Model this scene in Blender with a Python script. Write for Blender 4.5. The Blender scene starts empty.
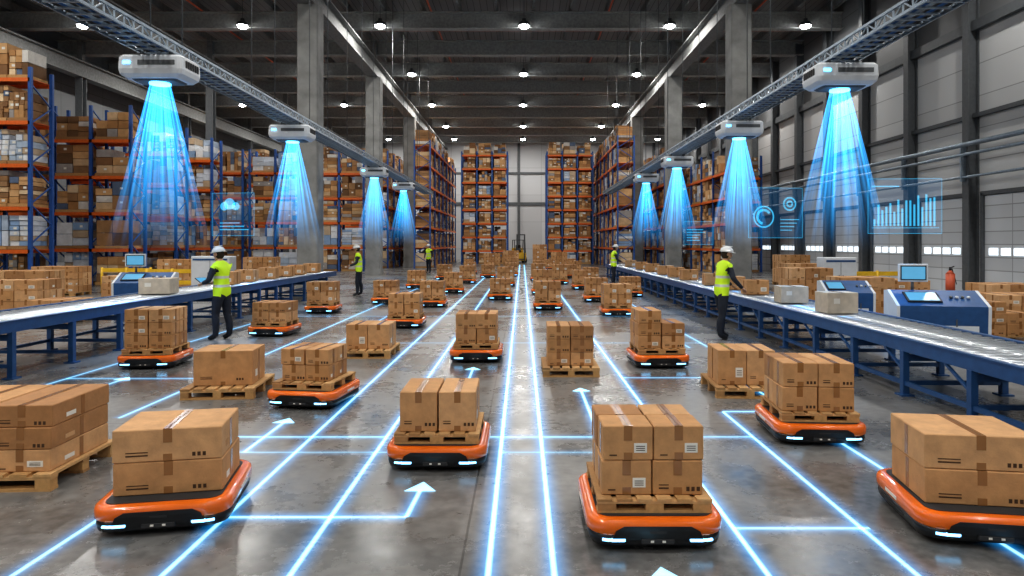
import bpy, math, random
from mathutils import Matrix, Vector
random.seed(7)
S = bpy.context.scene
COL = S.collection

# ------------------------------------------------------------------ materials
def mat(name):
    m = bpy.data.materials.new(name); m.use_nodes = True
    nt = m.node_tree
    return m, nt, nt.nodes, nt.links, nt.nodes['Principled BSDF']

def simple(name, col, rough=0.5, metal=0.0, noise=0.12, scale=8.0, bump=0.0, coat=0.0, emis=None, es=0, sample=True):
    m, nt, N, L, b = mat(name)
    b.inputs['Roughness'].default_value = rough
    b.inputs['Metallic'].default_value = metal
    b.inputs['Coat Weight'].default_value = coat
    tc = N.new('ShaderNodeTexCoord'); nz = N.new('ShaderNodeTexNoise')
    nz.inputs['Scale'].default_value = scale; nz.inputs['Detail'].default_value = 4
    L.new(tc.outputs['Object'], nz.inputs['Vector'])
    cr = N.new('ShaderNodeValToRGB')
    cr.color_ramp.elements[0].position = 0.3; cr.color_ramp.elements[1].position = 0.7
    cr.color_ramp.elements[0].color = tuple(c*(1-noise) for c in col)+(1,)
    cr.color_ramp.elements[1].color = tuple(min(1, c*(1+noise)) for c in col)+(1,)
    L.new(nz.outputs['Fac'], cr.inputs['Fac']); L.new(cr.outputs['Color'], b.inputs['Base Color'])
    if bump:
        bp = N.new('ShaderNodeBump'); bp.inputs['Strength'].default_value = bump; bp.inputs['Distance'].default_value = 0.02
        L.new(nz.outputs['Fac'], bp.inputs['Height']); L.new(bp.outputs['Normal'], b.inputs['Normal'])
    if emis:
        b.inputs['Emission Color'].default_value = emis+(1,); b.inputs['Emission Strength'].default_value = es
    if not sample: m.cycles.emission_sampling = 'NONE'
    return m

def island(name, cols, rough=0.75, noisescale=6, lo=0.78, hi=1.2, bump=0.0):
    m, nt, N, L, b = mat(name)
    g = N.new('ShaderNodeNewGeometry'); cr = N.new('ShaderNodeValToRGB')
    cr.color_ramp.interpolation = 'CONSTANT'
    n = len(cols)
    els = cr.color_ramp.elements
    els[0].position = 0; els[0].color = cols[0]+(1,)
    els[1].position = 1.0/n; els[1].color = cols[1]+(1,)
    for i in range(2, n):
        e = els.new(i/n); e.color = cols[i]+(1,)
    L.new(g.outputs['Random Per Island'], cr.inputs['Fac'])
    tc = N.new('ShaderNodeTexCoord'); nz = N.new('ShaderNodeTexNoise'); nz.inputs['Scale'].default_value = noisescale
    nz.inputs['Detail'].default_value = 7; nz.inputs['Roughness'].default_value = 0.65
    L.new(tc.outputs['Object'], nz.inputs['Vector'])
    mr = N.new('ShaderNodeMapRange'); mr.inputs['From Min'].default_value = 0.25; mr.inputs['From Max'].default_value = 0.75
    mr.inputs['To Min'].default_value = lo; mr.inputs['To Max'].default_value = hi
    L.new(nz.outputs['Fac'], mr.inputs['Value'])
    mx = N.new('ShaderNodeVectorMath'); mx.operation = 'SCALE'
    L.new(cr.outputs['Color'], mx.inputs[0]); L.new(mr.outputs[0], mx.inputs['Scale'])
    L.new(mx.outputs[0], b.inputs['Base Color'])
    b.inputs['Roughness'].default_value = rough
    if bump:
        bp = N.new('ShaderNodeBump'); bp.inputs['Strength'].default_value = bump; bp.inputs['Distance'].default_value = 0.02
        L.new(nz.outputs['Fac'], bp.inputs['Height']); L.new(bp.outputs['Normal'], b.inputs['Normal'])
    return m

def additive(name, col, strength):
    m = bpy.data.materials.new(name); m.use_nodes = True
    nt = m.node_tree; N = nt.nodes; L = nt.links; N.clear()
    o = N.new('ShaderNodeOutputMaterial'); a = N.new('ShaderNodeAddShader')
    t = N.new('ShaderNodeBsdfTransparent'); e = N.new('ShaderNodeEmission')
    e.inputs['Color'].default_value = col+(1,); e.inputs['Strength'].default_value = strength
    L.new(t.outputs[0], a.inputs[0]); L.new(e.outputs[0], a.inputs[1]); L.new(a.outputs[0], o.inputs[0])
    m.cycles.emission_sampling = 'NONE'
    return m, N, L, e

M_card = island('cardboard', [(0.48,0.25,0.10),(0.58,0.33,0.155),(0.40,0.20,0.08),(0.52,0.28,0.12),(0.62,0.37,0.185),(0.45,0.24,0.105)], 0.78, 7, 0.76, 1.18, 0.35)
M_tape = simple('packing_tape', (0.30,0.14,0.05), 0.2, noise=0.1)
M_seam = simple('box_seam', (0.07,0.035,0.016), 0.9)
M_label = simple('paper_label', (0.75,0.72,0.65), 0.6, noise=0.05)
M_wood = island('pallet_wood', [(0.50,0.29,0.115),(0.36,0.20,0.08),(0.56,0.34,0.15)], 0.8, 20)
M_orange = simple('orange_paint', (0.82,0.155,0.006), 0.22, noise=0.06, coat=0.6)
M_black = simple('black_plastic', (0.012,0.013,0.015), 0.3, noise=0.1)
M_dark = simple('dark_rubber', (0.03,0.03,0.032), 0.7)
M_led = simple('led_blue', (0.3,0.6,1.0), 0.3, emis=(0.22,0.60,1.0), es=3.4, sample=False)
M_blue = simple('blue_steel_paint', (0.022,0.085,0.23), 0.4, noise=0.12)
M_rackblue = simple('rack_blue_paint', (0.02,0.085,0.30), 0.45)
M_rackor = simple('rack_orange_paint', (0.70,0.14,0.02), 0.45)
M_roller = simple('roller_steel', (0.62,0.66,0.70), 0.26, metal=0.65, noise=0.06)
M_steel = simple('galvanised_steel', (0.30,0.36,0.42), 0.4, metal=0.7, noise=0.15)
M_grey = simple('grey_paint', (0.10,0.108,0.115), 0.55)
M_beam = simple('beam_paint', (0.34,0.345,0.33), 0.6, noise=0.2)
M_purl = simple('purlin_paint', (0.22,0.225,0.22), 0.6, noise=0.2)
M_white = simple('white_enamel', (0.66,0.69,0.72), 0.35, noise=0.03)
M_red = simple('red_pipe_paint', (0.64,0.13,0.06), 0.4)
M_yellow = simple('yellow_paint', (0.8,0.50,0.03), 0.45)
M_goods = island('stored_goods', [(0.40,0.20,0.08),(0.52,0.29,0.12),(0.24,0.12,0.05),(0.60,0.36,0.17),(0.36,0.20,0.09),(0.66,0.63,0.58),(0.17,0.09,0.04),(0.47,0.25,0.10),(0.36,0.33,0.31),(0.56,0.32,0.14),(0.28,0.15,0.065),(0.62,0.43,0.25),(0.12,0.16,0.24),(0.44,0.23,0.09),(0.72,0.54,0.34),(0.30,0.17,0.08)], 0.8, 3)
M_wrap = island('wrapped_goods', [(0.42,0.50,0.60),(0.62,0.66,0.72),(0.26,0.38,0.56),(0.50,0.38,0.26),(0.74,0.76,0.78)], 0.35, 3)  # shrink-wrap; bluish tones have the blue light put into the colour
M_screen = simple('screen_glow', (0.05,0.12,0.2), 0.2, emis=(0.12,0.42,0.65), es=0.7, sample=False)
M_lens = simple('projector_lens', (0.2,0.6,1.0), 0.2, emis=(0.10,0.55,1.0), es=5, sample=False)
M_lamp = simple('lamp_lens', (0.9,0.95,1.0), 0.2, emis=(0.95,0.97,1.0), es=36)

def floor_mat():
    m, nt, N, L, b = mat('polished_concrete')
    tc = N.new('ShaderNodeTexCoord')
    n1 = N.new('ShaderNodeTexNoise'); n1.inputs['Scale'].default_value = 0.55; n1.inputs['Detail'].default_value = 10; n1.inputs['Roughness'].default_value = 0.72
    n2 = N.new('ShaderNodeTexNoise'); n2.inputs['Scale'].default_value = 12; n2.inputs['Detail'].default_value = 7
    L.new(tc.outputs['Object'], n1.inputs['Vector']); L.new(tc.outputs['Object'], n2.inputs['Vector'])
    mx = N.new('ShaderNodeMix'); mx.inputs[0].default_value = 0.3
    L.new(n1.outputs['Fac'], mx.inputs[2]); L.new(n2.outputs['Fac'], mx.inputs[3])
    cr = N.new('ShaderNodeValToRGB')
    cr.color_ramp.elements[0].position = 0.38; cr.color_ramp.elements[0].color = (0.095,0.094,0.092,1)
    cr.color_ramp.elements[1].position = 0.62; cr.color_ramp.elements[1].color = (0.25,0.244,0.235,1)
    L.new(mx.outputs[0], cr.inputs['Fac'])
    br = N.new('ShaderNodeTexBrick'); br.offset = 0
    br.inputs['Scale'].default_value = 1; br.inputs['Mortar Size'].default_value = 0.008
    br.inputs['Brick Width'].default_value = 5.0; br.inputs['Row Height'].default_value = 5.0
    br.inputs['Color1'].default_value = (1,1,1,1); br.inputs['Color2'].default_value = (0.93,0.93,0.93,1); br.inputs['Mortar'].default_value = (0.45,0.45,0.45,1)
    L.new(tc.outputs['Object'], br.inputs['Vector'])
    mm = N.new('ShaderNodeMix'); mm.data_type = 'RGBA'; mm.blend_type = 'MULTIPLY'; mm.inputs[0].default_value = 1
    L.new(cr.outputs['Color'], mm.inputs[6]); L.new(br.outputs['Color'], mm.inputs[7])
    L.new(mm.outputs[2], b.inputs['Base Color'])
    r = N.new('ShaderNodeMapRange'); r.inputs['From Min'].default_value = 0.36; r.inputs['From Max'].default_value = 0.62
    r.inputs['To Min'].default_value = 0.17; r.inputs['To Max'].default_value = 0.38
    L.new(n1.outputs['Fac'], r.inputs['Value']); L.new(r.outputs[0], b.inputs['Roughness'])
    bp = N.new('ShaderNodeBump'); bp.inputs['Strength'].default_value = 0.08; bp.inputs['Distance'].default_value = 0.01
    L.new(n2.outputs['Fac'], bp.inputs['Height']); L.new(bp.outputs['Normal'], b.inputs['Normal'])
    b.inputs['Specular IOR Level'].default_value = 0.6
    return m
M_floor = floor_mat()

def panel_mat(name, col, bw, rh, axis_rot, mortar=(0.3,0.3,0.3)):
    m, nt, N, L, b = mat(name)
    tc = N.new('ShaderNodeTexCoord'); sp = N.new('ShaderNodeSeparateXYZ'); cb = N.new('ShaderNodeCombineXYZ')
    L.new(tc.outputs['Object'], sp.inputs[0])
    L.new(sp.outputs['Y' if axis_rot else 'X'], cb.inputs['X']); L.new(sp.outputs['Z'], cb.inputs['Y'])
    br = N.new('ShaderNodeTexBrick'); br.offset = 0
    br.inputs['Scale'].default_value = 1; br.inputs['Mortar Size'].default_value = 0.018; br.inputs['Mortar Smooth'].default_value = 0.2
    br.inputs['Brick Width'].default_value = bw; br.inputs['Row Height'].default_value = rh
    br.inputs['Color1'].default_value = col+(1,); br.inputs['Color2'].default_value = tuple(c*0.9 for c in col)+(1,)
    br.inputs['Mortar'].default_value = tuple(c*k for c, k in zip(col, mortar))+(1,)
    L.new(cb.outputs[0], br.inputs['Vector']); L.new(br.outputs['Color'], b.inputs['Base Color'])
    b.inputs['Roughness'].default_value = 0.55
    return m
M_wallR = panel_mat('white_wall_panel', (0.64,0.645,0.64), 3.8, 1.15, True, (0.5,0.5,0.5))
M_wallB = panel_mat('grey_wall_panel', (0.56,0.57,0.58), 2.5, 3.0, False, (0.6,0.6,0.6))
M_wallL = panel_mat('grey_wall_panel_side', (0.2,0.21,0.22), 4, 2.0, True, (0.5,0.5,0.5))
M_roof = panel_mat('roof_deck', (0.28,0.28,0.28), 0.35, 50, False)
M_conc = simple('pillar_concrete', (0.25,0.25,0.24), 0.75, noise=0.24, scale=1.7, bump=0.2)

# ------------------------------------------------------------------ mesh builder
def rrect(w, d, r, n=1, z=0.0, cx=0, cy=0):
    pts = []
    for (sx, sy, a0) in ((1,1,0),(-1,1,90),(-1,-1,180),(1,-1,270)):
        ox, oy = sx*(w/2-r), sy*(d/2-r)
        for i in range(n+1):
            a = math.radians(a0+90*i/n)
            pts.append((cx+ox+r*math.cos(a), cy+oy+r*math.sin(a), z))
    return pts

class MB:
    def __init__(s, mats):
        s.v=[]; s.f=[]; s.m=[]; s.s=[]; s.mats=mats; s.M=Matrix()
    def add(s, vs, fs, m, sm=False):
        o = len(s.v)
        s.v += [tuple(s.M @ Vector(p)) for p in vs]
        s.f += [tuple(i+o for i in f) for f in fs]
        mi = s.mats.index(m)
        s.m += [mi]*len(fs); s.s += [sm]*len(fs)
    def box(s, c, sz, m):
        x,y,z = c; a,b,h = sz[0]/2, sz[1]/2, sz[2]/2
        vs = [(x-a,y-b,z-h),(x+a,y-b,z-h),(x+a,y+b,z-h),(x-a,y+b,z-h),(x-a,y-b,z+h),(x+a,y-b,z+h),(x+a,y+b,z+h),(x-a,y+b,z+h)]
        s.add(vs, [(0,3,2,1),(4,5,6,7),(0,1,5,4),(1,2,6,5),(2,3,7,6),(3,0,4,7)], m)
    def loft(s, loops, m, sm=False, cap=True):
        n = len(loops[0]); vs = [p for l in loops for p in l]; fs = []
        for k in range(len(loops)-1):
            for i in range(n):
                j = (i+1) % n
                fs.append((k*n+i, k*n+j, (k+1)*n+j, (k+1)*n+i))
        if cap:
            fs.append(tuple(reversed(range(n)))); fs.append(tuple(range((len(loops)-1)*n, len(loops)*n)))
        s.add(vs, fs, m, sm)
    def bev(s, c, sz, b, m, n=1):
        x,y,z = c; w,d,h = sz
        z0, z1 = z-h/2, z+h/2
        s.loft([rrect(w-2*b,d-2*b,b*0.5+1e-4,n,z0,x,y), rrect(w,d,b,n,z0+b,x,y), rrect(w,d,b,n,z1-b,x,y), rrect(w-2*b,d-2*b,b*0.5+1e-4,n,z1,x,y)], m)
    def cyl(s, p0, p1, r0, m, r1=None, n=12, sm=True):
        r1 = r0 if r1 is None else r1
        p0 = Vector(p0); p1 = Vector(p1); d = (p1-p0).normalized()
        u = d.orthogonal().normalized(); w = d.cross(u)
        ls = []
        for p, r in ((p0,r0),(p1,r1)):
            ls.append([tuple(p+u*r*math.cos(2*math.pi*i/n)+w*r*math.sin(2*math.pi*i/n)) for i in range(n)])
        s.loft(ls, m, sm)
    def bar(s, p0, p1, t, m):
        s.cyl(p0, p1, t*0.7, m, n=4, sm=False)
    def ell(s, c, r, m, nu=16, nv=10, f=None, v0=0.0, v1=1.0):
        ls = []
        for j in range(nv+1):
            t = math.pi*(v0+(v1-v0)*j/nv); t = min(max(t, 0.02), math.pi-0.02)
            l = []
            for i in range(nu):
                a = 2*math.pi*i/nu
                p = Vector((math.sin(t)*math.cos(a), math.sin(t)*math.sin(a), -math.cos(t)))
                if f: p = f(p)
                l.append((c[0]+p.x*r[0], c[1]+p.y*r[1], c[2]+p.z*r[2]))
            ls.append(l)
        s.loft(ls, m, True)
    def mesh(s, name):
        me = bpy.data.meshes.new(name); me.from_pydata(s.v, [], s.f)
        for m in s.mats: me.materials.append(m)
        me.polygons.foreach_set('material_index', s.m); me.polygons.foreach_set('use_smooth', s.s)
        me.update(); return me
    def build(s, name, loc=(0,0,0), rz=0.0, parent=None):
        return put(s.mesh(name), name, loc, rz, parent)

def put(me, name, loc=(0,0,0), rz=0.0, parent=None):
    o = bpy.data.objects.new(name, me); COL.objects.link(o)
    o.location = loc; o.rotation_euler = (0,0,math.radians(rz))
    if parent: o.parent = parent
    return o
def empty(name, loc=(0,0,0), rz=0):
    o = put(None, name, loc, rz); o.empty_display_size = 0.2; return o

# ------------------------------------------------------------------ room
XL, XR, YB, YF, H = -27.0, 16.3, -12.0, 76.0, 14.4
def slab(name, c, sz, m):
    b = MB([m]); b.box((0,0,0), sz, m); return b.build(name, c)
slab('floor', ((XL+XR)/2,(YB+YF)/2,-0.1), (XR-XL+0.8,YF-YB+0.8,0.2), M_floor)
slab('ceiling', ((XL+XR)/2,(YB+YF)/2,H+0.1), (XR-XL+0.8,YF-YB+0.8,0.2), M_roof)
slab('wall_right', (XR+0.2,(YB+YF)/2,4.8), (0.4,YF-YB,9.6), M_wallR)
M_upper = panel_mat('dark_upper_cladding', (0.16,0.163,0.165), 3.8, 1.2, True)
slab('wall_right_upper', (XR+0.2,(YB+YF)/2,(H+9.6)/2), (0.4,YF-YB,H-9.6), M_upper)
slab('wall_left', (XL-0.2,(YB+YF)/2,H/2), (0.4,YF-YB,H), M_wallL)
slab('wall_back', ((XL+XR)/2,YF+0.2,H/2), (XR-XL+0.8,0.4,H), M_wallB)
slab('wall_front', ((XL+XR)/2,YB-0.2,H/2), (XR-XL+0.8,0.4,H), M_wallB)
b = MB([M_grey, M_blue])
b.box((0,-0.06,6.2),(43,0.12,0.35),M_grey); b.box((0,-0.06,9.6),(43,0.12,0.25),M_grey)
for x in range(-20,22,5): b.box((x,-0.1,7.2),(0.3,0.2,14.3),M_grey)
b.build('trim_1', ((XL+XR)/2,YF,0))

def pillar(x, y, w=0.84, h=11.38):
    b = MB([M_conc]); r = 0.05
    b.loft([rrect(w,w,r,1,0.0), rrect(w,w,r,1,h)], M_conc)
    for z in (2.8,5.6,8.4):
        if z<h-1: b.loft([rrect(w+0.012,w+0.012,r,1,z), rrect(w+0.012,w+0.012,r,1,z+0.03)], M_conc)
    b.box((0,0,0.15),(w+0.06,w+0.06,0.3),M_conc)
    b.build('concrete_pillar', (x,y,0))
PY = [27.6,39.5,52.0,64.0]
for y in PY:
    pillar(-8.55,y); pillar(8.75,y)
b = MB([M_grey])
for (x,ys) in ((-18.0,(39.5,52,64)),(-25.5,(27.6,39.5,52,64))):
    for y in ys:
        b.box((x,y,5.7),(0.05,0.4,11.38),M_grey)
        for s_ in (-1,1): b.box((x,y+s_*0.2,5.7),(0.4,0.05,11.38),M_grey)
b.build('steel_columns')

def ibeam(b, p0, p1, w, h, m, t=0.05):
    x0,y0,z = p0; x1,y1,_ = p1
    cx,cy = (x0+x1)/2,(y0+y1)/2; lx,ly = abs(x1-x0), abs(y1-y0)
    if lx > ly:
        b.box((cx,cy,z),(lx,t,h),m); b.box((cx,cy,z-h/2),(lx,w,t),m); b.box((cx,cy,z+h/2),(lx,w,t),m)
    else:
        b.box((cx,cy,z),(t,ly,h),m); b.box((cx,cy,z-h/2),(w,ly,t),m); b.box((cx,cy,z+h/2),(w,ly,t),m)
b = MB([M_purl])
for x in (-25.5,-18.0,-8.55,8.75):
    ibeam(b,(x,YB+0.1,11.85),(x,YF-0.1,11.85),0.6,0.85,M_purl,0.07)
    for y in PY: b.box((x,y,12.9),(0.3,0.3,1.2),M_purl)
b.build('roof_girders')
b = MB([M_beam])
y = 0.5
while y < YF:
    ibeam(b,(XL+0.02,y,13.15),(XR-0.02,y,13.15),0.5,0.8,M_beam)
    y += 4.9
b.build('roof_cross_beams')
b = MB([M_purl])
x = XL+1
while x < XR:
    b.box((x,(YB+YF)/2,13.9),(0.14,YF-YB-0.2,0.4),M_purl); x += 1.9
b.build('roof_purlins')
b = MB([M_red])
y = 2.9
while y < YF-1:
    b.cyl((XL+0.1,y,13.45),(XR-0.1,y,13.45),0.07,M_red,n=8); y += 4.9
for x in (-16.2,-4.6,4.4,11.8):
    b.cyl((x,YB+0.1,13.6),(x,YF-0.1,13.6),0.05,M_red,n=8)
b.build('sprinkler_pipes')

b = MB([M_grey])
y = 1.7; ycols=[]
while y < YF-1:
    b.box((XR-0.02,y,H/2-0.4),(0.04,0.34,H-1.2),M_grey); b.box((XR-0.2,y,H/2-0.4),(0.36,0.06,H-1.2),M_grey); b.box((XR-0.38,y,H/2-0.4),(0.05,0.34,H-1.2),M_grey)
    ycols.append(y); y += 3.8
b.box((XR-0.12,(YB+YF)/2,9.6),(0.22,YF-YB-0.4,0.35),M_grey)
b.box((XR-0.1,(YB+YF)/2,6.4),(0.16,YF-YB-0.4,0.14),M_grey)
b.build('trim_2')
b = MB([M_steel])
for zz,r,off in ((5.35,0.09,0.55),(5.0,0.06,0.55),(4.2,0.05,0.5)):
    b.cyl((XR-off,YB+0.2,zz),(XR-off,YF-0.2,zz),r,M_steel,n=10)
for y in ycols: 
    b.box((XR-0.46,y,4.75),(0.24,0.06,1.4),M_steel)
b.build('wall_pipes')
M_doorw = simple('door_window_glow',(0.8,0.85,0.9),0.2,emis=(0.8,0.92,1.0),es=1.2,sample=False)
M_slat = panel_mat('door_slats',(0.62,0.64,0.66),6,0.45,True,(0.5,0.5,0.5))
k=1
for y in ycols:
    if y<14: continue
    b = MB([M_slat,M_doorw,M_grey])
    yc = 0
    b.box((-0.03,yc,1.75),(0.06,2.7,3.5),M_slat)
    for i in range(4): b.box((-0.07,yc-0.9+i*0.6,1.55),(0.04,0.42,0.24),M_doorw)
    for i in (-1,1): b.box((-0.07,yc+i*1.42,1.8),(0.14,0.14,3.6),M_grey)
    b.box((-0.07,yc,3.6),(0.14,2.98,0.14),M_grey)
    b.build('door_%d'%k,(XR-0.005,y+1.9,0)); k+=1

# ------------------------------------------------------------------ ceiling lamps
lm = MB([M_grey,M_white,M_lamp])
lm.loft([rrect(0.5,0.5,0.24,4,0.0),rrect(0.6,0.6,0.29,4,0.03),rrect(0.5,0.5,0.24,4,0.16),rrect(0.2,0.2,0.09,4,0.24),rrect(0.18,0.18,0.08,4,0.36)],M_grey)
lm.ell((0,0,0.0),(0.25,0.25,0.15),M_lamp,16,5,None,0.0,0.5)
lm.cyl((0,0,0.35),(0,0,1.66),0.012,M_grey,n=6)
lamp_me = lm.mesh('high_bay_lamp')
for x in (-22,-14,-7.1,0.1,7.4,14.2):
    for y in (-7.5,1.5,10.3,20.5,34.2,44.0,53.8,63.6,71.5):  # rows near and behind the camera are unseen, added as front fill
        o = put(lamp_me,'high_bay_lamp',(x,y-0.0,H-1.67))
        ld = bpy.data.lights.new('lamp_light','AREA'); ld.shape='DISK'; ld.size=0.42
        ld.energy = (235 if y < 30 else 245)*(1.45 if x<-10 else 1.0)
        ld.color=(1.0,0.975,0.93)
        lo = bpy.data.objects.new('lamp_light',ld); COL.objects.link(lo); lo.parent=o; lo.location=(0,0,-0.165)

# ------------------------------------------------------------------ cartons / pallets / robots
def carton(b, c, sz, face='y', label=False):
    x,y,z = c; w,d,h = sz   # z = bottom
    b.bev((x,y,z+h/2),(w,d,h),0.006,M_card)
    t=0.0015; tw=min(0.055,w*0.17)
    b.box((x,y,z+h+t/2),(tw,d*0.998,t),M_tape)
    b.box((x,y,z+h+t*1.2),(0.004,d*0.99,t),M_seam)
    for s_ in (-1,1):
        b.box((x,y+s_*(d/2+t/2),z+h-0.045),(tw,t,0.09),M_tape)
        b.box((x,y+s_*(d/2+t/2),z+0.025),(tw,t,0.045),M_tape)
        b.box((x+s_*(w/2+t/2),y,z+h*0.5),(t,0.05,h*0.9),M_tape)
    if label:
        b.box((x+w*0.25,y-d/2-t/2,z+h*0.36),(w*0.26,t,h*0.28),M_label)
        for i in range(3): b.box((x+w*0.25,y-d/2-t*1.2,z+h*(0.29+0.06*i)),(w*0.18,t,h*0.02),M_seam)
        b.box((x-w*0.3,y-d/2-t/2,z+h*0.15),(w*0.15,t,0.008),M_seam)
    else:
        for i in range(3):
            b.box((x+w*0.27+i*0.032-0.02,y-d/2-t/2,z+h*0.18),(0.02,t,0.026),M_seam)
        b.box((x-w*0.28,y-d/2-t/2,z+h*0.2),(w*0.2,t,0.009),M_seam); b.box((x-w*0.28,y-d/2-t/2,z+h*0.2+0.02),(w*0.2,t,0.006),M_seam)
    b.box((x+w/2+t/2,y-d*0.2,z+h*0.3),(t,d*0.16,h*0.2),M_label if random.random()<0.4 else M_card)
CM=[M_card,M_tape,M_seam,M_label]
def stack(loc, rz, w, d, h, nc, nd, nl, name='cardboard_box_stack', top=None, irregular=0.0):
    b = MB(CM)
    g = 0.008
    for l in range(nl):
        for i in range(nc):
            for j in range(nd):
                if top is not None and l == nl-1 and (i,j) not in top: continue
                bw, bd, bh = w/nc, d/nd, h/nl
                cx = -w/2+bw*(i+.5)+random.uniform(-1,1)*0.006; cy = -d/2+bd*(j+.5)+random.uniform(-1,1)*0.006
                if irregular: cx += random.uniform(-irregular,irregular); cy += random.uniform(-irregular,irregular)
                b.M = Matrix.Translation((cx,cy,0)) @ Matrix.Rotation(random.uniform(-0.015,0.015),4,'Z')
                carton(b,(0,0,l*bh+0.0005),(bw-g-0.004,bd-g-0.004,bh-0.003),label=random.random()<0.4)
    b.M = Matrix()
    return b.build(name, loc, rz)

def pallet_mesh(w,d,h):
    b = MB([M_wood]); t=h*0.17
    n=6
    for i in range(n):
        bw = w/n*0.78
        b.box((-w/2+bw/2+i*(w-bw)/(n-1),0,h-t/2),(bw,d,t),M_wood)
    for j in range(3):
        yy = -d/2+0.05+j*(d-0.1)/2
        b.box((0,yy,h-1.5*t),(w,0.09,t),M_wood)
        for i in range(3):
            xx = -w/2+0.06+i*(w-0.12)/2
            b.box((xx,yy,(h-2*t+t)/2),(0.11,0.09,h-3*t),M_wood)
        b.box((0,yy,t/2),(w,0.09,t),M_wood)
    return b.mesh('wooden_pallet')
P_small = pallet_mesh(0.70,0.72,0.085)
P_big = pallet_mesh(0.98,0.92,0.13)

def robot_mesh():
    b = MB([M_orange,M_black,M_dark,M_led,M_label])
    n=6
    b.loft([rrect(0.70,0.78,0.10,n,0.022),rrect(0.79,0.87,0.13,n,0.04),rrect(0.81,0.89,0.14,n,0.075),rrect(0.80,0.88,0.135,n,0.112)],M_black,True)
    b.loft([rrect(0.805,0.885,0.14,n,0.104),rrect(0.83,0.91,0.15,n,0.116),rrect(0.83,0.91,0.15,n,0.168),rrect(0.815,0.895,0.145,n,0.188),rrect(0.78,0.86,0.13,n,0.198),rrect(0.71,0.79,0.10,n,0.198)],M_orange,True)
    b.loft([rrect(0.70,0.78,0.08,n,0.190),rrect(0.70,0.78,0.08,n,0.2025)],M_dark)
    b.loft([[(-0.27,-0.44,0.09),(0.27,-0.44,0.09),(0.27,-0.459,0.09),(-0.27,-0.459,0.09)],[(-0.25,-0.44,0.135),(0.25,-0.44,0.135),(0.25,-0.461,0.135),(-0.25,-0.461,0.135)],[(-0.20,-0.44,0.162),(0.20,-0.44,0.162),(0.20,-0.459,0.162),(-0.20,-0.459,0.162)]],M_black)
    b.box((0,-0.4615,0.128),(0.10,0.004,0.012),M_dark)
    b.bev((0,-0.445,0.072),(0.20,0.03,0.035),0.006,M_dark)
    for s_ in (-1,1):
        b.box((s_*0.035,-0.4615,0.074),(0.02,0.004,0.012),M_label)
        b.bev((s_*0.235,-0.446,0.078),(0.085,0.016,0.02),0.004,M_led)
        a=[]
        for k in range(3):
            t=math.radians(-90+k*13)
            cx,cy=0.405-0.14,-0.445+0.14
            a.append((s_*(cx+0.145*math.cos(t)),cy+0.145*math.sin(t),0.078))
        for p,q in zip(a,a[1:]): b.cyl(p,q,0.009,M_led,n=6)
        b.box((s_*0.415,0.05,0.142),(0.004,0.20,0.022),M_label)
        b.box((s_*0.406,0.05,0.075),(0.006,0.4,0.012),M_dark)
        b.bev((s_*0.25,0.443,0.078),(0.14,0.014,0.02),0.004,M_led)
        b.cyl((s_*0.30,0.0,0.05),(s_*0.345,0.0,0.05),0.05,M_dark,n=16)
        for yy in (-0.3,0.3): b.cyl((s_*0.24,yy,0.03),(s_*0.27,yy,0.03),0.03,M_dark,n=12)
    return b.mesh('mobile_robot')
R_me = robot_mesh()

def robot(x, yfront, rz=0, load=None, pal=True, lx=0.0):
    y = yfront+0.45
    put(R_me,'mobile_robot',(x,y,0),rz)
    z=0.203
    if pal:
        put(P_small,'wooden_pallet',(x,y,z),rz); z += 0.0855
    if load:
        w,d,h,nc,nd,nl = load[:6]; top = load[6] if len(load)>6 else None
        stack((x+lx,y,z),rz,w,d,h,nc,nd,nl,top=top)

robot( 0.81,4.07, 0,(0.64,0.58,0.43,2,2,2))
robot(-0.70,5.50, 0,(0.64,0.60,0.33,2,1,1))
robot(-2.38,4.30,11,(0.68,0.54,0.43,1,1,2),pal=False)
robot( 2.92,4.10,-9,(0.68,0.56,0.44,1,1,2),pal=False)
robot( 2.77,6.18,-4,(0.66,0.62,0.45,2,2,2))
robot(-2.42,7.55,-8,(0.58,0.54,0.36,2,2,2))
robot(-0.715,10.5,0,(0.66,0.62,0.46,2,2,2))
robot( 2.06,10.0,2,(0.70,0.64,0.56,2,1,3,[(0,0)]))
robot(-5.56,9.95,5,(0.68,0.58,0.58,2,2,3))
robot(-5.0,13.4,-4,(0.70,0.62,0.38,2,1,2))
robot(-2.57,14.7,0,(0.68,0.62,0.46,2,2,2))
robot(-2.6,19.5,0,(0.68,0.62,0.46,2,1,2))
robot(-5.3,17.8,0,(0.72,0.62,0.54,2,1,2))
robot( 0.72,18.7,0,(0.72,0.62,0.50,2,1,2))
robot( 2.42,17.1,0,(0.72,0.62,0.52,2,2,2))
robot(-0.71,22.0,0,(0.68,0.62,0.40,2,1,2))
robot(-4.15,20.5,0,(0.70,0.62,0.42,2,1,2))
robot( 3.75,23.3,0,(0.68,0.62,0.40,2,1,2))
robot( 2.35,21.3,0,(0.70,0.62,0.46,2,1,2))
for (x,y) in [(0.75,24.5),(-2.55,25),(-4.3,27.5),(-0.7,29),(2.4,27),(1.7,30.5),(0.8,33),(-2.5,31),(-3.9,34),(3.2,31.5),(-1.8,36),(-0.6,38),(2.5,35.5),(1.0,41),(-3.1,40.5),(3.2,41),(-0.7,45),(1.9,46),(-2.3,47),(3.6,50),(-3.9,50)]:
    robot(x,y,random.uniform(-4,4),(0.70,0.62,random.uniform(0.36,0.6),2,1,2))

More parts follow.
